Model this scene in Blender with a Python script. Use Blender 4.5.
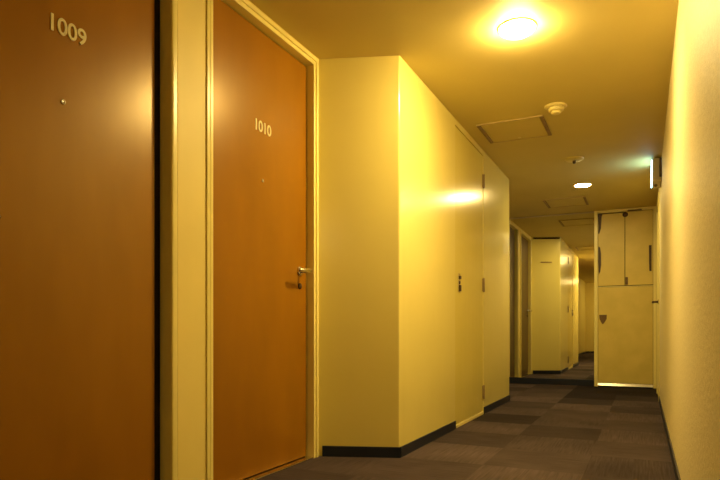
import bpy, bmesh, math
from mathutils import Vector, Matrix

for o in list(bpy.data.objects):
    bpy.data.objects.remove(o, do_unlink=True)
scene = bpy.context.scene
C = scene.collection

# ------------------------------------------------------------------ camera, world, exposure
CAM_Z = 0.709
cam_data = bpy.data.cameras.new('camera')
cam_data.sensor_width = 36.0
cam_data.lens = 36.0 * 597.0 / 720.0
cam_data.shift_y = 91.0 / 720.0
cam_data.clip_start = 0.02
cam = bpy.data.objects.new('camera', cam_data)
cam.location = (0, 0, CAM_Z)
cam.rotation_euler = (math.radians(90), 0, math.radians(25.36))
C.objects.link(cam)
scene.camera = cam

world = bpy.data.worlds.new('world')
scene.world = world
world.use_nodes = True
world.node_tree.nodes['Background'].inputs['Color'].default_value = (0.004, 0.003, 0.002, 1)

scene.view_settings.view_transform = 'Standard'
scene.view_settings.look = 'None'
scene.view_settings.gamma = 1.0
scene.view_settings.use_curve_mapping = False
scene.view_settings.exposure = 0.0
scene.cycles.use_denoising = True
scene.cycles.max_bounces = 12
scene.cycles.diffuse_bounces = 8
scene.cycles.glossy_bounces = 8

LAMP_COLOR = (1.0, 0.73, 0.26)
LAMP_STRENGTH = 550.0
SIGN_STRENGTH = 9.0

# ------------------------------------------------------------------ dimensions
H = 2.25
XR = 0.15            # right wall
XL = -1.66           # wall with the room doors
XS = -1.23           # face of the boxed-out shaft
YE = 8.22            # end of the corridor
YB = -4.0            # end behind the camera
LAMP_X = -0.577

# ------------------------------------------------------------------ materials
def new_mat(name):
    m = bpy.data.materials.new(name)
    m.use_nodes = True
    nt = m.node_tree
    return m, nt, nt.nodes['Principled BSDF']

def coords(nt, scale=(1, 1, 1)):
    tc = nt.nodes.new('ShaderNodeNewGeometry')
    mp = nt.nodes.new('ShaderNodeMapping')
    mp.inputs['Scale'].default_value = scale
    nt.links.new(tc.outputs['Position'], mp.inputs['Vector'])
    return mp.outputs['Vector']

def noise(nt, vec, scale, detail=3.0, rough=0.5):
    n = nt.nodes.new('ShaderNodeTexNoise')
    n.inputs['Scale'].default_value = scale
    n.inputs['Detail'].default_value = detail
    n.inputs['Roughness'].default_value = rough
    nt.links.new(vec, n.inputs['Vector'])
    return n.outputs['Fac']

def ramp(nt, fac, c0, c1, p0=0.3, p1=0.7):
    r = nt.nodes.new('ShaderNodeValToRGB')
    r.color_ramp.elements[0].position = p0
    r.color_ramp.elements[1].position = p1
    r.color_ramp.elements[0].color = (*c0, 1)
    r.color_ramp.elements[1].color = (*c1, 1)
    nt.links.new(fac, r.inputs['Fac'])
    return r.outputs['Color']

def bump(nt, bsdf, height, strength, dist):
    b = nt.nodes.new('ShaderNodeBump')
    b.inputs['Strength'].default_value = strength
    b.inputs['Distance'].default_value = dist
    nt.links.new(height, b.inputs['Height'])
    nt.links.new(b.outputs['Normal'], bsdf.inputs['Normal'])

def paint(name, c0, c1, rough, spec=0.5, nscale=3.0, vscale=(1, 1, 1), bstr=0.0, bscale=40.0, bdist=0.002, bvs=(1, 1, 1), metal=0.0):
    m, nt, b = new_mat(name)
    nt.links.new(ramp(nt, noise(nt, coords(nt, vscale), nscale), c0, c1), b.inputs['Base Color'])
    b.inputs['Roughness'].default_value = rough
    b.inputs['Specular IOR Level'].default_value = spec
    b.inputs['Metallic'].default_value = metal
    if bstr > 0:
        bump(nt, b, noise(nt, coords(nt, bvs), bscale), bstr, bdist)
    return m

M = {}
M['ceiling'] = paint('ceiling_paint', (0.59, 0.485, 0.185), (0.63, 0.515, 0.20), 0.6, 0.3, 2.0)
M['wall'] = paint('cream_wall_paint', (0.75, 0.63, 0.19), (0.78, 0.66, 0.21), 0.5, 0.4, 2.0)
M['shaft'] = paint('cream_panel_paint', (0.76, 0.66, 0.215), (0.79, 0.69, 0.235), 0.2, 0.5, 2.0,
                   bstr=0.25, bscale=9.0, bdist=0.004, bvs=(1, 1, 0.06))
M['shaft_door'] = paint('cream_steel_door_paint', (0.73, 0.62, 0.165), (0.76, 0.65, 0.185), 0.2, 0.5, 2.0,
                        bstr=0.25, bscale=9.0, bdist=0.004, bvs=(1, 1, 0.06))
M['frame'] = paint('cream_gloss_frame_paint', (0.85, 0.75, 0.29), (0.87, 0.77, 0.31), 0.3, 0.5, 4.0)
M['post'] = paint('cream_post_paint', (0.85, 0.71, 0.25), (0.87, 0.73, 0.27), 0.5, 0.4, 4.0)
M['cupboard'] = paint('cream_cupboard_paint', (0.64, 0.51, 0.13), (0.72, 0.57, 0.16), 0.4, 0.4, 6.0)
M['wood'] = paint('brown_door_laminate', (0.27, 0.112, 0.004), (0.33, 0.140, 0.006), 0.29, 0.62, 5.0, (1, 1, 0.35))
_b = M['wood'].node_tree.nodes['Principled BSDF']
_b.inputs['Specular Tint'].default_value = (1.0, 0.80, 0.42, 1)
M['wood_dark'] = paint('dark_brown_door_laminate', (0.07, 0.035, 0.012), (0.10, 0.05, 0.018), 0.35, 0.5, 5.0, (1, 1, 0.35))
M['rubber'] = paint('black_rubber', (0.010, 0.008, 0.007), (0.016, 0.012, 0.010), 0.6, 0.2, 10)
M['base'] = paint('navy_vinyl_skirting', (0.008, 0.012, 0.032), (0.012, 0.017, 0.042), 0.4, 0.4, 6)
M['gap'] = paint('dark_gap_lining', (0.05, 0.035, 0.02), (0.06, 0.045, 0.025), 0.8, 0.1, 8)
M['hatch_rail'] = paint('tan_hatch_edging', (0.46, 0.35, 0.15), (0.50, 0.38, 0.17), 0.5, 0.3, 20)
M['hatch_edge'] = paint('brown_hatch_edging', (0.24, 0.16, 0.08), (0.30, 0.20, 0.10), 0.5, 0.3, 20)
M['hinge'] = paint('tan_painted_hinge', (0.27, 0.19, 0.08), (0.32, 0.23, 0.10), 0.4, 0.4, 20)
M['pull'] = paint('brown_pull', (0.13, 0.075, 0.03), (0.17, 0.10, 0.04), 0.4, 0.4, 20)
M['chrome'] = paint('worn_chrome', (0.62, 0.58, 0.52), (0.72, 0.68, 0.62), 0.22, 0.5, 12, metal=1.0)
M['steel'] = paint('brushed_steel', (0.70, 0.68, 0.63), (0.80, 0.78, 0.72), 0.2, 0.5, 30, metal=1.0)
M['bronze'] = paint('dark_bronze', (0.045, 0.022, 0.012), (0.07, 0.032, 0.016), 0.45, 0.4, 20)
M['number'] = paint('pale_brass_numerals', (0.80, 0.72, 0.40), (0.85, 0.78, 0.46), 0.4, 0.5, 20)
M['plastic'] = paint('ivory_plastic', (0.70, 0.59, 0.25), (0.74, 0.63, 0.28), 0.35, 0.5, 10)
M['plastic_dark'] = paint('dark_plastic', (0.10, 0.07, 0.04), (0.13, 0.09, 0.05), 0.4, 0.4, 10)
M['sign_body'] = paint('beige_sign_housing', (0.45, 0.38, 0.26), (0.50, 0.42, 0.28), 0.4, 0.4, 10)

# rough wallpaper of the right-hand wall
m, nt, b = new_mat('textured_vinyl_wallpaper')
v = coords(nt)
nt.links.new(ramp(nt, noise(nt, v, 60, 4, 0.6), (0.74, 0.66, 0.40), (0.90, 0.80, 0.52)), b.inputs['Base Color'])
b.inputs['Roughness'].default_value = 0.5
b.inputs['Specular IOR Level'].default_value = 0.35
bump(nt, b, noise(nt, v, 65, 5, 0.65), 0.75, 0.005)
M['wallpaper'] = m

# carpet tiles, half a metre square, quarter-turned
m, nt, b = new_mat('carpet_tiles')
v = coords(nt, (2, 2, 2))
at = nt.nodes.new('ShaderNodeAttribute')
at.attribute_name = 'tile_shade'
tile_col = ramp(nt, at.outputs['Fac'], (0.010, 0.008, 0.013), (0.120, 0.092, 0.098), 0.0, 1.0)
at2 = nt.nodes.new('ShaderNodeAttribute')
at2.attribute_name = 'tile_turn'
sx = noise(nt, coords(nt, (4, 120, 1)), 1.0, 3)
sy = noise(nt, coords(nt, (120, 4, 1)), 1.0, 3)
mixs = nt.nodes.new('ShaderNodeMix'); mixs.data_type = 'FLOAT'
nt.links.new(at2.outputs['Fac'], mixs.inputs[0]); nt.links.new(sx, mixs.inputs[2]); nt.links.new(sy, mixs.inputs[3])
patch = noise(nt, coords(nt, (2, 2, 1)), 1.3, 2)
mul = nt.nodes.new('ShaderNodeMix'); mul.data_type = 'RGBA'; mul.blend_type = 'MULTIPLY'
mul.inputs[0].default_value = 1.0
nt.links.new(tile_col, mul.inputs[6])
nt.links.new(ramp(nt, mixs.outputs[0], (0.65, 0.62, 0.6), (1.25, 1.2, 1.2), 0.25, 0.75), mul.inputs[7])
mul2 = nt.nodes.new('ShaderNodeMix'); mul2.data_type = 'RGBA'; mul2.blend_type = 'MULTIPLY'
mul2.inputs[0].default_value = 1.0
nt.links.new(mul.outputs[2], mul2.inputs[6])
nt.links.new(ramp(nt, patch, (0.8, 0.8, 0.8), (1.15, 1.15, 1.15)), mul2.inputs[7])
nt.links.new(mul2.outputs[2], b.inputs['Base Color'])
b.inputs['Roughness'].default_value = 0.95
b.inputs['Specular IOR Level'].default_value = 0.1
bump(nt, b, noise(nt, coords(nt), 260, 2), 0.5, 0.004)
M['carpet'] = m

m, nt, b = new_mat('mirror_glass')
b.inputs['Metallic'].default_value = 1.0
b.inputs['Roughness'].default_value = 0.015
nt.links.new(ramp(nt, noise(nt, coords(nt), 1.0), (0.86, 0.86, 0.82), (0.88, 0.88, 0.84)), b.inputs['Base Color'])
M['mirror'] = m

def emitter(name, color, strength):
    m, nt, b = new_mat(name)
    b.inputs['Base Color'].default_value = (0.8, 0.8, 0.75, 1)
    b.inputs['Emission Color'].default_value = (*color, 1)
    b.inputs['Emission Strength'].default_value = strength
    return m
M['sign_face'] = emitter('sign_face_glow', (0.42, 0.80, 1.0), SIGN_STRENGTH)

# ------------------------------------------------------------------ mesh helpers (world coordinates)
def box(bm, x0, x1, y0, y1, z0, z1, bev=0.0, seg=2):
    t = bmesh.new()
    vs = [t.verts.new((x, y, z)) for x in (x0, x1) for y in (y0, y1) for z in (z0, z1)]
    for f in ((0, 1, 3, 2), (4, 6, 7, 5), (0, 4, 5, 1), (2, 3, 7, 6), (0, 2, 6, 4), (1, 5, 7, 3)):
        t.faces.new([vs[i] for i in f])
    merge(bm, t, bev, seg)

def merge(bm, t, bev=0.0, seg=2):
    if bev > 0:
        bmesh.ops.bevel(t, geom=list(t.edges), offset=bev, segments=seg, profile=0.5, affect='EDGES')
    bmesh.ops.recalc_face_normals(t, faces=list(t.faces))
    tmp = bpy.data.meshes.new('tmp')
    t.to_mesh(tmp); t.free()
    bm.from_mesh(tmp)
    bpy.data.meshes.remove(tmp)

def prism(bm, pts, axis, a0, a1, bev=0.0, seg=2):
    """Extrude a polygon: axis 'z' takes (x, y) points, 'x' takes (y, z), 'y' takes (x, z)."""
    def P(p, a):
        return {'z': (p[0], p[1], a), 'x': (a, p[0], p[1]), 'y': (p[0], a, p[1])}[axis]
    t = bmesh.new()
    lo = [t.verts.new(P(p, a0)) for p in pts]
    hi = [t.verts.new(P(p, a1)) for p in pts]
    n = len(pts)
    t.faces.new(lo); t.faces.new(hi)
    for i in range(n):
        t.faces.new((lo[i], lo[(i + 1) % n], hi[(i + 1) % n], hi[i]))
    merge(bm, t, bev, seg)

def lathe(bm, origin, axis, profile, seg=40):
    """Turn (radius, distance) pairs around an axis through origin; both ends are closed."""
    axis = Vector(axis).normalized()
    q = axis.to_track_quat('Z', 'Y')
    t = bmesh.new()
    rings = []
    for r, d in profile:
        if r < 1e-6:
            rings.append([t.verts.new(Vector(origin) + axis * d)])
        else:
            rings.append([t.verts.new(Vector(origin) + q @ Vector((r * math.cos(2 * math.pi * k / seg), r * math.sin(2 * math.pi * k / seg), d))) for k in range(seg)])
    for a, b_ in zip(rings, rings[1:]):
        for k in range(seg):
            k2 = (k + 1) % seg
            if len(a) == 1 and len(b_) == 1:
                continue
            if len(a) == 1:
                t.faces.new((a[0], b_[k], b_[k2]))
            elif len(b_) == 1:
                t.faces.new((a[k], a[k2], b_[0]))
            else:
                t.faces.new((a[k], a[k2], b_[k2], b_[k]))
    for ring in (rings[0], rings[-1]):
        if len(ring) > 1:
            t.faces.new(ring)
    for f in t.faces:
        f.smooth = len(f.verts) <= 4
    merge(bm, t)

def tube(bm, pts, r, seg=14):
    """Round bar along a polyline with mitred rings."""
    pts = [Vector(p) for p in pts]
    t = bmesh.new()
    rings = []
    up = Vector((0, 0, 1))
    for i, p in enumerate(pts):
        d = Vector((0, 0, 0))
        if i > 0: d += (p - pts[i - 1]).normalized()
        if i < len(pts) - 1: d += (pts[i + 1] - p).normalized()
        d.normalize()
        side = d.cross(up)
        if side.length < 1e-4: side = Vector((1, 0, 0))
        side.normalize()
        nrm = side.cross(d)
        rr = r[i] if isinstance(r, (list, tuple)) else r
        rings.append([t.verts.new(p + rr * (math.cos(2 * math.pi * k / seg) * side + math.sin(2 * math.pi * k / seg) * nrm)) for k in range(seg)])
    for a, b_ in zip(rings, rings[1:]):
        for k in range(seg):
            f = t.faces.new((a[k], a[(k + 1) % seg], b_[(k + 1) % seg], b_[k]))
            f.smooth = True
    t.faces.new(rings[0]); t.faces.new(rings[-1])
    merge(bm, t)

def origin_of(o):
    p = Vector((0, 0, 0))
    while o is not None:
        p += o.location
        o = o.parent
    return p

def obj(name, bm, mat, parent=None, loc=None):
    """Link a bmesh drawn in world coordinates as one mesh object."""
    org = origin_of(parent) if parent else (Vector(loc) if loc else Vector((0, 0, 0)))
    bmesh.ops.translate(bm, verts=list(bm.verts), vec=-org)
    me = bpy.data.meshes.new(name)
    bm.to_mesh(me); bm.free()
    me.materials.append(mat)
    o = bpy.data.objects.new(name, me)
    C.objects.link(o)
    if parent: o.parent = parent
    else: o.location = org
    return o

def tag(o, label, cat, group=None, kind=None):
    o['label'] = label; o['category'] = cat
    if group: o['group'] = group
    if kind: o['kind'] = kind
    return o

def thing(name, loc, label, cat, group=None, kind=None):
    o = bpy.data.objects.new(name, None)
    o.empty_display_size = 0.1
    o.location = loc
    C.objects.link(o)
    return tag(o, label, cat, group, kind)

def structure(name, bm, mat, label, cat):
    return tag(obj(name, bm, mat), label, cat, kind='structure')

# ------------------------------------------------------------------ the setting
import random
rng = random.Random(7)
tx = [XL - 0.2] + [-1.766 + 0.5 * k for k in range(5)] + [XR + 0.2]
ty = [YB - 0.1] + [-3.86 + 0.5 * k for k in range(25)] + [YE + 0.15]
tx = sorted(set(round(v_, 4) for v_ in tx if v_ <= XR + 0.2)); ty = sorted(set(round(v_, 4) for v_ in ty))
bm = bmesh.new(); box(bm, XL - 0.2, XR + 0.2, YB - 0.1, YE + 0.15, -0.1, -0.004)
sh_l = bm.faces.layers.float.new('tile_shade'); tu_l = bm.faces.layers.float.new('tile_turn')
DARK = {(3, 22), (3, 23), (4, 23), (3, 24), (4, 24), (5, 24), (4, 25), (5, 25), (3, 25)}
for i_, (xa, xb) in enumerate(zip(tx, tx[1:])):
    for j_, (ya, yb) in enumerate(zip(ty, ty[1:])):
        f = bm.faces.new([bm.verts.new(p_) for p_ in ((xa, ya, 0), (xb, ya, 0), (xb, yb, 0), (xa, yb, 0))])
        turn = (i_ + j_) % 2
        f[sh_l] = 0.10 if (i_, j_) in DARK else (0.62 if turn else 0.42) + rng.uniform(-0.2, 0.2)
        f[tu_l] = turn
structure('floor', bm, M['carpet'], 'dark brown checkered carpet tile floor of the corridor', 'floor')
bm = bmesh.new(); box(bm, XL - 0.2, XR + 0.2, YB - 0.1, YE + 0.15, H, H + 0.1)
structure('ceiling', bm, M['ceiling'], 'plain low cream ceiling carrying the round lamps and hatches', 'ceiling')
bm = bmesh.new(); box(bm, XL - 0.2, XR + 0.2, YB - 0.1, YB, 0, H)
structure('wall_back', bm, M['wall'], 'far cream wall seen only inside the mirror', 'wall')
bm = bmesh.new(); box(bm, XL - 0.2, XR + 0.2, YE + 0.04, YE + 0.15, 0, H)
structure('wall_end', bm, M['wall'], 'wall closing the corridor behind mirror and cupboard', 'wall')

def wall_with_openings(name, x0, x1, y0, y1, openings, mat, label):
    bm = bmesh.new()
    ys = sorted({y0, y1, *[a for a, _b, _t in openings], *[b_ for _a, b_, _t in openings]})
    for a, b_ in zip(ys, ys[1:]):
        top = next((t for oa, ob, t in openings if oa <= a + 1e-6 and b_ <= ob + 1e-6), None)
        if top is None: box(bm, x0, x1, a, b_, 0, H)
        elif top < H - 0.001: box(bm, x0, x1, a, b_, top, H)
    bmesh.ops.remove_doubles(bm, verts=list(bm.verts), dist=1e-4)
    return structure(name, bm, mat, label, 'wall')

DOOR_TOP = 2.195
D1 = (0.89, 1.785); D2 = (2.026, 2.895); D3 = (6.43, 7.278); D4 = (7.56, 8.14)
CAS = 0.04
wall_with_openings('wall_left', XL - 0.16, XL, YB, YE,
                   [(a - 0.005, b_ + 0.005, DOOR_TOP) for a, b_ in (D1, D2, D3, D4)], M['wall'],
                   'cream wall holding the brown room doors on the left')
D5 = (6.72, 7.54)
wall_with_openings('wall_right', XR, XR + 0.16, YB, YE, [(D5[0] - 0.005, D5[1] + 0.005, 2.05)], M['wallpaper'],
                   'yellow textured wallpapered wall along the right of the corridor')

# boxed-out pipe shaft with splayed ends, one continuous shell with a doorway
SY0, SY1, SY2, SY3 = 3.112, 4.205, 5.055, 6.15
SB0, SB3 = 2.958, 6.34
ST = 2.205
bm = bmesh.new()
def quad(*p): bm.faces.new([bm.verts.new(q) for q in p])
zs = (0, ST, H)
for a, b_ in ((SY0, SY1), (SY1, SY2), (SY2, SY3)):
    for z0, z1 in zip(zs, zs[1:]):
        if a == SY1 and z0 == 0: continue
        quad((XS, a, z0), (XS, b_, z0), (XS, b_, z1), (XS, a, z1))
for z0, z1 in zip(zs, zs[1:]):
    quad((XL, SB0, z0), (XS, SY0, z0), (XS, SY0, z1), (XL, SB0, z1))
    quad((XS, SY3, z0), (XL, SB3, z0), (XL, SB3, z1), (XS, SY3, z1))
quad((XS, SY1, 0), (XS - 0.12, SY1, 0), (XS - 0.12, SY1, ST), (XS, SY1, ST))
quad((XS, SY2, 0), (XS - 0.12, SY2, 0), (XS - 0.12, SY2, ST), (XS, SY2, ST))
quad((XS, SY1, ST), (XS, SY2, ST), (XS - 0.12, SY2, ST), (XS - 0.12, SY1, ST))
quad((XS - 0.12, SY1, 0), (XS - 0.12, SY2, 0), (XS - 0.12, SY2, ST), (XS - 0.12, SY1, ST))
bmesh.ops.remove_doubles(bm, verts=list(bm.verts), dist=1e-4)
corner = [e for e in bm.edges if len(e.link_faces) == 2 and abs(e.verts[0].co.x - XS) < 1e-5 and abs(e.verts[1].co.x - XS) < 1e-5
          and (abs(e.verts[0].co.y - SY0) < 1e-5 and abs(e.verts[1].co.y - SY0) < 1e-5 or abs(e.verts[0].co.y - SY3) < 1e-5 and abs(e.verts[1].co.y - SY3) < 1e-5)]
bmesh.ops.bevel(bm, geom=corner, offset=0.008, segments=3, profile=0.5, affect='EDGES')
bmesh.ops.recalc_face_normals(bm, faces=list(bm.faces))
structure('wall_shaft', bm, M['shaft'], 'glossy cream boxed-out wall projecting into the corridor after door 1010', 'wall')

# skirtings
BH = 0.06
bm = bmesh.new()
box(bm, XS, XS + 0.008, SY0 + 0.004, SY1 - 0.004, 0, BH, 0.002)
structure('baseboard_shaft_near', bm, M['base'], 'dark skirting on the boxed-out wall before its flush door', 'skirting')
bm = bmesh.new()
box(bm, XS, XS + 0.008, SY2 + 0.004, SY3 - 0.004, 0, BH, 0.002)
structure('baseboard_shaft_far', bm, M['base'], 'dark skirting on the boxed-out wall beyond its flush door', 'skirting')
def splay(name, p, q, label):
    p, q = Vector(p), Vector(q)
    d = (q - p).normalized(); n = Vector((d.y, -d.x))
    bm = bmesh.new()
    pts = [p, q, q + n * 0.008, p + n * 0.008]
    prism(bm, [(v_.x, v_.y) for v_ in pts], 'z', 0, BH, 0.001)
    structure(name, bm, M['base'], label, 'skirting')
splay('baseboard_return_near', (XL + 0.02, SB0 + 0.006), (XS + 0.004, SY0), 'dark skirting at the slanted end nearest door 1010')
splay('baseboard_return_far', (XS + 0.004, SY3), (XL + 0.02, SB3 - 0.006), 'dark skirting at the slanted end seen in the mirror')
bm = bmesh.new(); box(bm, XR - 0.008, XR, YB, D5[0] - 0.06, 0, BH, 0.002)
structure('baseboard_right', bm, M['base'], 'dark skirting along the wallpapered right wall', 'skirting')
bm = bmesh.new(); box(bm, XL, -0.567, YE - 0.012, YE + 0.04, 0, 0.08, 0.002)
structure('baseboard_end', bm, M['base'], 'navy skirting under the big wall mirror', 'skirting')
bm = bmesh.new(); box(bm, XL, XR, YB, YB + 0.008, 0, BH, 0.002)
structure('baseboard_back', bm, M['base'], 'dark skirting at the far wall seen in the mirror', 'skirting')
bm = bmesh.new(); box(bm, XL, XL + 0.008, YB + 0.01, D1[0] - CAS - 0.002, 0, BH, 0.002)
structure('baseboard_left', bm, M['base'], 'dark skirting on the left wall before the first brown door', 'skirting')
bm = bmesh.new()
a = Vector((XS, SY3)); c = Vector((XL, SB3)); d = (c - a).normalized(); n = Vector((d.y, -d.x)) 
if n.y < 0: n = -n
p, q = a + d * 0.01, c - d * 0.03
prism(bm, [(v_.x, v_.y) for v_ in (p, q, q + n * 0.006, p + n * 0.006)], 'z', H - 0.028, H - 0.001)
structure('trim_1', bm, M['gap'], 'dark gap strip under ceiling at the slanted end seen in mirror', 'trim')

bm = bmesh.new()
p, q = a + d * (0.3 * (c - a).length), a + d * (0.68 * (c - a).length)
prism(bm, [(v_.x, v_.y) for v_ in (p, q, q + n * 0.012, p + n * 0.012)], 'z', 1.832, 1.85, 0.002)
tag(obj('wall_ledge', bm, M['hinge'], None, (p.x, p.y, 1.832)), 'thin brown strip on the slanted wall, seen only in the mirror', 'wall strip')

# ------------------------------------------------------------------ brown room doors in the left wall
def text_mesh(txt, size, depth, origin, mat, parent, name):
    cu = bpy.data.curves.new('tmp_text', 'FONT')
    cu.body = txt; cu.size = size; cu.offset = 0.0011; cu.extrude = depth; cu.align_x = 'CENTER'; cu.align_y = 'CENTER'
    cu.space_character = 0.98
    t = bpy.data.objects.new('tmp_text', cu)
    C.objects.link(t)
    dg = bpy.context.evaluated_depsgraph_get(); dg.update()
    me = bpy.data.meshes.new_from_object(t.evaluated_get(dg))
    bpy.data.objects.remove(t, do_unlink=True)
    R = Matrix(((0, 0, 1, origin[0]), (1, 0, 0, origin[1]), (0, 1, 0, origin[2]), (0, 0, 0, 1)))
    b2 = bmesh.new(); b2.from_mesh(me); bpy.data.meshes.remove(me)
    b2.transform(R)
    return obj(name, b2, mat, parent)

XD = XL - 0.04     # plane of the door leaves

def casing(bm, a, b_, top, x0, x1, w0, w1, bev=0.002):
    """Three-sided casing running from w0 to w1 outside the opening a..b_."""
    box(bm, x0, x1, a - w1, a - w0, 0, top + w1, bev)
    box(bm, x0, x1, b_ + w0, b_ + w1, 0, top + w1, bev)
    box(bm, x0, x1, a - w0, b_ + w0, top + w0, top + w1, bev)

def room_door(name, span, label, number=None, gap_right=0.012, grooved=True, latch='right', wood='wood', handle=True, peep=True, num_z=1.712, num_dy=0.0):
    a, b_ = span
    top = DOOR_TOP
    r = thing(name, (XD, (a + b_) / 2, 0), label, 'door', kind='structure')
    x_back = XD - 0.05
    bm = bmesh.new()
    # lining of the opening
    box(bm, x_back, XL, a - 0.004, a + 0.004, 0, top)
    box(bm, x_back, XL, b_ - 0.004, b_ + 0.004, 0, top)
    box(bm, x_back, XL, a, b_, top - 0.004, top + 0.004)
    if grooved:
        casing(bm, a, b_, top, XL - 0.002, XL + 0.007, -0.004, 0.015, 0.002)
        casing(bm, a, b_, top, XL - 0.002, XL + 0.001, 0.015, 0.022, 0)
        casing(bm, a, b_, top, XL - 0.002, XL + 0.011, 0.022, CAS, 0.002)
    else:
        box(bm, XL - 0.002, XL + 0.010, a - CAS, a + 0.004, 0, top + CAS, 0.006)
        box(bm, XL - 0.002, XL + 0.010, b_ - 0.004, b_ + 0.030, 0, top + CAS, 0.009, 4)
        box(bm, XL - 0.002, XL + 0.010, a + 0.004, b_ - 0.004, top - 0.004, top + CAS, 0.006)
    obj('door_frame', bm, M['frame'], r)
    bm = bmesh.new()
    box(bm, XD - 0.042, XD, a + 0.008, b_ - gap_right, 0.012, top - 0.010, 0.0015)
    obj('door_leaf', bm, M[wood], r)
    bm = bmesh.new()
    box(bm, XD - 0.044, XD - 0.012, b_ - gap_right + 0.0005, b_ - 0.0045, 0.0, top - 0.0045)
    box(bm, XD - 0.044, XD - 0.012, a + 0.0045, a + 0.0075, 0.0, top - 0.0045)
    box(bm, XD - 0.044, XD - 0.012, a + 0.0045, b_ - 0.0045, top - 0.0095, top - 0.0045)
    obj('door_seal', bm, M['rubber'], r)
    bm = bmesh.new()
    box(bm, XD - 0.05, XL + 0.004, a, b_, 0.0, 0.008, 0.002)
    obj('threshold', bm, M['steel'], r)
    yc = (a + b_) / 2
    if not grooved:
        bm = bmesh.new(); box(bm, XL - 0.001, XL + 0.004, b_ + 0.0305, b_ + 0.200, 0, H - 0.001)
        obj('post_panel', bm, M['post'], r)
    if peep:
        bm = bmesh.new()
        lathe(bm, (XD, yc, 1.452), (1, 0, 0), [(0.0085, -0.001), (0.0085, 0.003), (0.006, 0.004), (0.005, 0.002), (0, 0.0025)], 20)
        obj('peephole', bm, M['chrome'], r)
    if number:
        text_mesh(number, 0.076, 0.0015, (XD + 0.0015, yc + num_dy, num_z), M['number'], r, 'room_number')
    if handle:
        s = 1 if latch == 'right' else -1
        yh = (b_ - 0.082) if s > 0 else (a + 0.076)
        hb = bmesh.new()
        lathe(hb, (XD, yh, 1.035), (1, 0, 0), [(0.026, 0.0), (0.026, 0.006), (0.022, 0.010), (0.011, 0.012), (0.010, 0.050), (0, 0.050)], 28)
        h = obj('door_handle', hb, M['chrome'], r)
        bm = bmesh.new()
        tube(bm, [(XD + 0.040, yh, 1.035), (XD + 0.064, yh, 1.035), (XD + 0.072, yh - s * 0.009, 1.035), (XD + 0.072, yh - s * 0.060, 1.034), (XD + 0.069, yh - s * 0.105, 1.032), (XD + 0.060, yh - s * 0.117, 1.031)],
             [0.010, 0.011, 0.011, 0.0105, 0.010, 0.008])
        obj('lever', bm, M['chrome'], h)
        bm = bmesh.new()
        lathe(bm, (XD, yh, 0.955), (1, 0, 0), [(0.017, 0.0), (0.017, 0.005), (0.014, 0.008), (0, 0.008)], 24)
        obj('dark_cylinder', bm, M['bronze'], r)  # dark disc standing in for the lever's shadow on the leaf
    return r

room_door('door_1', D1, 'large brown door at the left edge, cut by the picture edge', '1009', gap_right=0.046, grooved=False, latch='left', num_z=1.69, num_dy=0.015)
room_door('door_2', D2, 'brown door numbered 1010 with a chrome lever in cream frame', '1010', gap_right=0.011)
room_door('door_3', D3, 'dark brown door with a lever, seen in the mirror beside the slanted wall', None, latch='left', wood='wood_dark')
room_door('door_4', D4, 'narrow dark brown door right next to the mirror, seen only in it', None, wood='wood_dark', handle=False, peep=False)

# ------------------------------------------------------------------ flush door of the pipe shaft
r = thing('door_5', (XS, (SY1 + SY2) / 2, 0), 'flush cream steel door in the boxed-out wall', 'door', kind='structure')
bm = bmesh.new(); box(bm, XS - 0.045, XS - 0.004, SY1 + 0.005, SY2 - 0.005, 0.028, ST - 0.005, 0.002)
leaf = obj('door_leaf', bm, M['shaft_door'], r)
bm = bmesh.new(); box(bm, XS - 0.118, XS + 0.004, SY1 + 0.001, SY2 - 0.001, 0.0, 0.024, 0.003)
obj('threshold', bm, M['frame'], r)
for z in (1.985, 1.10, 0.19):
    bm = bmesh.new()
    lathe(bm, (XS + 0.006, SY2 - 0.006, z - 0.06), (0, 0, 1), [(0, 0), (0.006, 0.001), (0.0085, 0.006), (0.0085, 0.058), (0.0078, 0.0595), (0.0085, 0.061), (0.0085, 0.114), (0.006, 0.119), (0, 0.12)], 18)
    box(bm, XS - 0.004, XS + 0.001, SY2 - 0.03, SY2 - 0.008, z - 0.055, z + 0.055, 0.0005)
    obj('hinge', bm, M['hinge'], r)
yh = SY1 + 0.105
hb = bmesh.new(); box(hb, XS - 0.006, XS + 0.003, yh - 0.021, yh + 0.021, 0.995, 1.135, 0.002)
h = obj('latch_handle', hb, M['chrome'], r)
h['label'] = 'chrome latch plate with dark lock and catch'
bm = bmesh.new(); box(bm, XS + 0.001, XS + 0.014, yh - 0.017, yh + 0.019, 1.094, 1.118, 0.004)
obj('push_catch', bm, M['bronze'], h)
bm = bmesh.new(); lathe(bm, (XS + 0.001, yh, 1.068), (1, 0, 0), [(0.012, 0), (0.012, 0.006), (0.009, 0.008), (0.002, 0.005), (0, 0.005)], 20)
obj('dark_cylinder', bm, M['bronze'], h)  # lock of the latch plate
bm = bmesh.new(); box(bm, XS + 0.001, XS + 0.016, yh - 0.013, yh + 0.013, 1.003, 1.050, 0.005)
obj('pull_lever', bm, M['bronze'], h)

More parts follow.
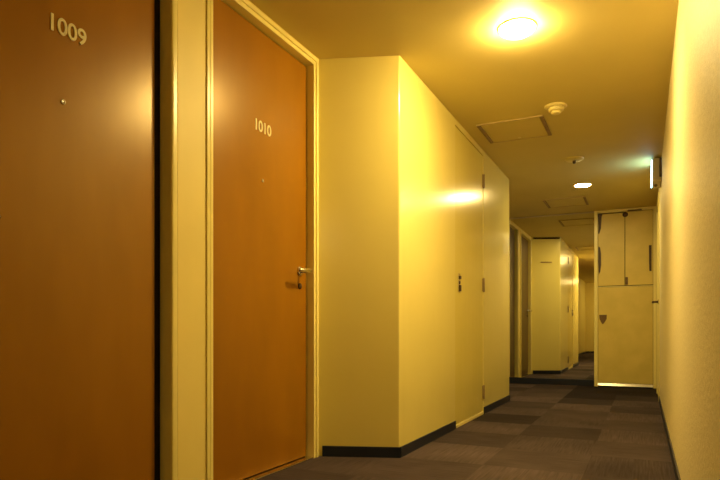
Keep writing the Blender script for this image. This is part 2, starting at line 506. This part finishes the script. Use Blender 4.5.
# ------------------------------------------------------------------ door in the right wall, seen edge-on
a, b_ = D5
r = thing('door_6', (XR, (a + b_) / 2, 0), 'cream door in the wallpapered wall with lever, seen edge-on', 'door', kind='structure')
bm = bmesh.new()
box(bm, XR - 0.010, XR + 0.07, a - 0.05, a, 0, 2.10, 0.002)
box(bm, XR - 0.010, XR + 0.07, b_, b_ + 0.05, 0, 2.10, 0.002)
box(bm, XR - 0.010, XR + 0.07, a, b_, 2.05, 2.10, 0.002)
obj('door_frame', bm, M['frame'], r)
bm = bmesh.new(); box(bm, XR - 0.002, XR + 0.04, a + 0.004, b_ - 0.004, 0.012, 2.044, 0.002)
obj('door_leaf', bm, M['frame'], r)
bm = bmesh.new(); box(bm, XR - 0.004, XR + 0.06, a + 0.001, b_ - 0.001, 0, 0.010, 0.002)
obj('threshold', bm, M['steel'], r)
yh = a + 0.07
hb = bmesh.new()
lathe(hb, (XR - 0.002, yh, 1.005), (-1, 0, 0), [(0.026, 0.0), (0.026, 0.006), (0.022, 0.010), (0.011, 0.012), (0.010, 0.042), (0, 0.042)], 28)
h = obj('door_handle', hb, M['bronze'], r)
bm = bmesh.new()
tube(bm, [(XR - 0.040, yh, 1.005), (XR - 0.052, yh, 1.005), (XR - 0.058, yh + 0.008, 1.005), (XR - 0.058, yh + 0.06, 1.004), (XR - 0.054, yh + 0.112, 1.002)], [0.010, 0.011, 0.011, 0.0105, 0.009])
obj('lever', bm, M['bronze'], h)

# ------------------------------------------------------------------ mirror closing the corridor
MX0, MX1 = XL + 0.002, -0.567
r = thing('wall_mirror', ((MX0 + MX1) / 2, YE, 0.08), 'big wall mirror at the corridor end reflecting the corridor', 'mirror')
bm = bmesh.new(); box(bm, MX0, MX1, YE, YE + 0.008, 0.081, H - 0.022)
obj('mirror_glass', bm, M['mirror'], r)
bm = bmesh.new()
box(bm, MX0, MX1, YE - 0.006, YE + 0.012, H - 0.022, H - 0.001, 0.002)
obj('top_rail', bm, M['sign_body'], r)

# ------------------------------------------------------------------ cream pipe cupboard beside the mirror
CX0, CX1 = -0.565, XR - 0.002
r = thing('pipe_cupboard', ((CX0 + CX1) / 2, YE, 0), 'cream pipe cupboard with worn paired doors over one tall door, beside the mirror', 'cupboard')
bm = bmesh.new()
LX0, LX1 = -0.522, XR - 0.035
box(bm, CX0, LX0, YE - 0.022, YE + 0.038, 0, H - 0.001, 0.003)
box(bm, LX1, CX1, YE - 0.012, YE + 0.038, 0, H - 0.001, 0.003)
box(bm, LX0, LX1, YE - 0.012, YE + 0.038, 2.212, H - 0.001, 0.002)
box(bm, LX0, LX1, YE - 0.008, YE + 0.038, 1.268, 1.276)
obj('frame', bm, M['frame'], r)
bm = bmesh.new(); box(bm, LX0 + 0.001, LX1 - 0.001, YE + 0.030, YE + 0.037, 0.012, 2.211)
obj('back_panel', bm, M['gap'], r)
SEAM = -0.205
def cup_door(x0, x1, z0, z1):
    bm = bmesh.new(); box(bm, x0, x1, YE - 0.014, YE + 0.006, z0, z1, 0.002)
    return obj('door', bm, M['cupboard'], r)
d_left = cup_door(LX0 + 0.004, SEAM - 0.0035, 1.284, 2.198)
d_right = cup_door(SEAM + 0.0035, LX1 - 0.004, 1.284, 2.206)
d_low = cup_door(LX0 + 0.004, LX1 - 0.004, 0.050, 1.264)
d_low['label'] = 'tall lower cupboard door with a dark pull'
def cup_hinge(parent, pts):
    bm = bmesh.new(); prism(bm, pts, 'y', YE - 0.020, YE - 0.0135, 0.0008, 1)
    o = obj('hinge', bm, M['bronze'], parent); return o
cup_hinge(d_left, [(-0.524, 2.196), (-0.468, 2.196), (-0.478, 2.160), (-0.484, 2.02), (-0.503, 1.955), (-0.516, 1.955), (-0.513, 2.03), (-0.516, 2.15)])
cup_hinge(d_left, [(-0.514, 1.79), (-0.494, 1.775), (-0.484, 1.70), (-0.482, 1.55), (-0.492, 1.47), (-0.510, 1.43), (-0.516, 1.60)])
cup_hinge(d_right, [(0.066, 1.77), (0.096, 1.77), (0.096, 1.45), (0.072, 1.45), (0.068, 1.55)])
bm = bmesh.new()
lathe(bm, (SEAM + 0.004, YE - 0.0135, 2.172), (0, -1, 0), [(0.032, 0), (0.032, 0.008), (0.026, 0.016), (0, 0.018)], 20)
obj('catch', bm, M['bronze'], d_left)
bm = bmesh.new(); box(bm, SEAM + 0.03, SEAM + 0.19, YE - 0.018, YE - 0.0085, 2.2125, 2.226, 0.002)
obj('top_gap_strip', bm, M['bronze'], d_right)  # dark strip standing in for the open slit above the paired doors
bm = bmesh.new(); box(bm, SEAM + 0.006, SEAM + 0.034, YE - 0.030, YE - 0.0135, 1.292, 1.385, 0.004)
obj('pull', bm, M['pull'], d_right)
hb = bmesh.new()
prism(hb, [(-0.505, 0.915), (-0.415, 0.915), (-0.418, 0.865), (-0.445, 0.815), (-0.462, 0.795), (-0.479, 0.815), (-0.502, 0.865)], 'y', YE - 0.024, YE - 0.0135, 0.003)
h = obj('pull', hb, M['pull'], d_low)
bm = bmesh.new(); prism(bm, [(YE + 0.028, 0.012), (YE - 0.036, 0.012), (YE - 0.036, 0.016), (YE - 0.015, 0.047), (YE + 0.028, 0.047)], 'x', LX0 + 0.001, LX1 - 0.001, 0.0015)
o = obj('kick_strip', bm, M['steel'], r); o['label'] = 'shiny metal strip at its foot'
bm = bmesh.new(); box(bm, LX0 + 0.001, LX1 - 0.001, YE - 0.022, YE + 0.028, 0.0, 0.012)
obj('plinth', bm, M['base'], r)

# ------------------------------------------------------------------ ceiling lamps
def ceiling_lamp(y, label, power=1.0, drop=0.034, rad=0.088):
    r = thing('ceiling_lamp', (LAMP_X, y, H), label, 'ceiling lamp', 'round lamps on the corridor ceiling')
    bm = bmesh.new()
    lathe(bm, (LAMP_X, y, H), (0, 0, -1), [(rad - 0.002, 0.0005), (rad + 0.009, 0.0005), (rad + 0.009, 0.002), (rad + 0.006, 0.005), (rad + 0.001, 0.006), (rad - 0.002, 0.005)], 56)
    obj('trim_ring', bm, M['plastic'], r)
    bm = bmesh.new()
    prof = [(0.0, drop)] + [(rad * math.sin(t), 0.003 + (drop - 0.003) * math.cos(t)) for t in [i * math.pi / 16 for i in range(1, 9)]]
    lathe(bm, (LAMP_X, y, H), (0, 0, -1), prof, 56)
    obj('diffuser', bm, emitter('lamp_diffuser_glow', LAMP_COLOR, LAMP_STRENGTH * power), r)
    return r
ceiling_lamp(3.08, 'glowing round ceiling lamp nearest the viewer, above the slanted wall corner', 1.0, 0.042)
ceiling_lamp(6.70, 'small glowing round ceiling lamp farther down, before the mirror', 0.6, 0.009, 0.086)
ceiling_lamp(-2.95, 'glowing round ceiling lamp behind the viewer', 0.36)

# ------------------------------------------------------------------ ceiling access hatches
def hatch(x0, x1, y0, y1, label):
    r = thing('ceiling_hatch', ((x0 + x1) / 2, (y0 + y1) / 2, H), label, 'access hatch', 'square access hatches in the ceiling')
    g = 0.024; e = 0.010
    for p in ((x0, x1, y0, y0 + e), (x0, x1, y1 - e, y1)):
        bm = bmesh.new(); box(bm, p[0], p[1], p[2], p[3], H - 0.010, H - 0.0005, 0.0015)
        obj('end_bar', bm, M['hatch_rail'], r)
    for xa in (x0, x1 - g):
        bm = bmesh.new(); box(bm, xa, xa + g, y0 + e, y1 - e, H - 0.012, H - 0.0005, 0.0015)
        q = obj('side_bar', bm, M['hatch_edge'], r); q['label'] = 'dark brown side bar'
    bm = bmesh.new(); box(bm, x0 + g + 0.004, x1 - g - 0.004, y0 + e + 0.004, y1 - e - 0.004, H - 0.006, H - 0.0005, 0.001)
    p = obj('hatch_panel', bm, M['ceiling'], r)
    bm = bmesh.new(); lathe(bm, ((x0 + x1) / 2, y1 - 0.05, H - 0.006), (0, 0, -1), [(0.014, 0), (0.014, 0.003), (0.010, 0.004), (0, 0.003)], 20)
    obj('latch', bm, M['plastic'], p)
hatch(-1.125, -0.645, 4.40, 4.87, 'square ceiling hatch with brown frame, the larger-looking one by the domed detector')
hatch(-1.065, -0.595, 7.25, 7.74, 'square ceiling hatch farther off, just before the mirror')

# ------------------------------------------------------------------ detectors
r = thing('smoke_detector', (-0.54, 4.27, H), 'stepped round ivory smoke detector beside the nearer ceiling hatch', 'smoke detector')
bm = bmesh.new(); lathe(bm, (-0.54, 4.27, H), (0, 0, -1), [(0.0, 0.0005), (0.074, 0.0005), (0.074, 0.006), (0.066, 0.012), (0.05, 0.014), (0, 0.014)], 48)
obj('base_plate', bm, M['plastic'], r)
bm = bmesh.new(); lathe(bm, (-0.54, 4.27, H - 0.014), (0, 0, -1), [(0.052, 0), (0.052, 0.016), (0.044, 0.024), (0, 0.024)], 48)
obj('housing', bm, M['plastic'], r)
bm = bmesh.new(); lathe(bm, (-0.54, 4.27, H - 0.038), (0, 0, -1), [(0.030, 0), (0.034, 0.008), (0.030, 0.014), (0.018, 0.018), (0, 0.019)], 40)
obj('sensor_cap', bm, M['plastic'], r)
r = thing('heat_detector', (-0.556, 5.65, H), 'flat round ceiling detector with dark centre just before the far lamp', 'heat detector')
bm = bmesh.new(); lathe(bm, (-0.556, 5.65, H), (0, 0, -1), [(0.0, 0.0005), (0.082, 0.0005), (0.082, 0.005), (0.070, 0.014), (0.04, 0.018), (0, 0.018)], 48)
obj('base_plate', bm, M['plastic'], r)
bm = bmesh.new(); lathe(bm, (-0.556, 5.65, H - 0.018), (0, 0, -1), [(0.015, 0), (0.015, 0.012), (0.011, 0.024), (0, 0.027)], 32)
o = obj('sensor_tip', bm, M['plastic_dark'], r); o['label'] = 'dark sensor tip'

# ------------------------------------------------------------------ lit sign on the right wall
SGY0, SGY1, SGZ0, SGZ1 = 5.88, 6.20, 2.035, 2.235
r = thing('exit_sign', (XR, (SGY0 + SGY1) / 2, SGZ0), 'lit box sign high on the right wall, seen edge-on', 'sign')
bm = bmesh.new(); box(bm, XR - 0.075, XR - 0.0005, SGY0, SGY1, SGZ0, SGZ1, 0.006)
obj('housing', bm, M['sign_body'], r)
bm = bmesh.new(); box(bm, XR - 0.083, XR - 0.0745, SGY0 + 0.006, SGY1 - 0.006, SGZ0 + 0.008, SGZ1 - 0.012, 0.002)
obj('lit_panel', bm, M['sign_face'], r)
bm = bmesh.new(); box(bm, XR - 0.02, XR + 0.0, SGY0 - 0.035, SGY0 - 0.0005, SGZ0 + 0.03, SGZ1 - 0.01, 0.003)
obj('mounting_plate', bm, M['bronze'], r)
bm = bmesh.new(); lathe(bm, (XR - 0.045, (SGY0 + SGY1) / 2, SGZ0 + 0.0), (0, 0, -1), [(0.016, 0), (0.016, 0.008), (0.010, 0.018), (0, 0.018)], 20)
obj('test_button', bm, M['plastic_dark'], r)
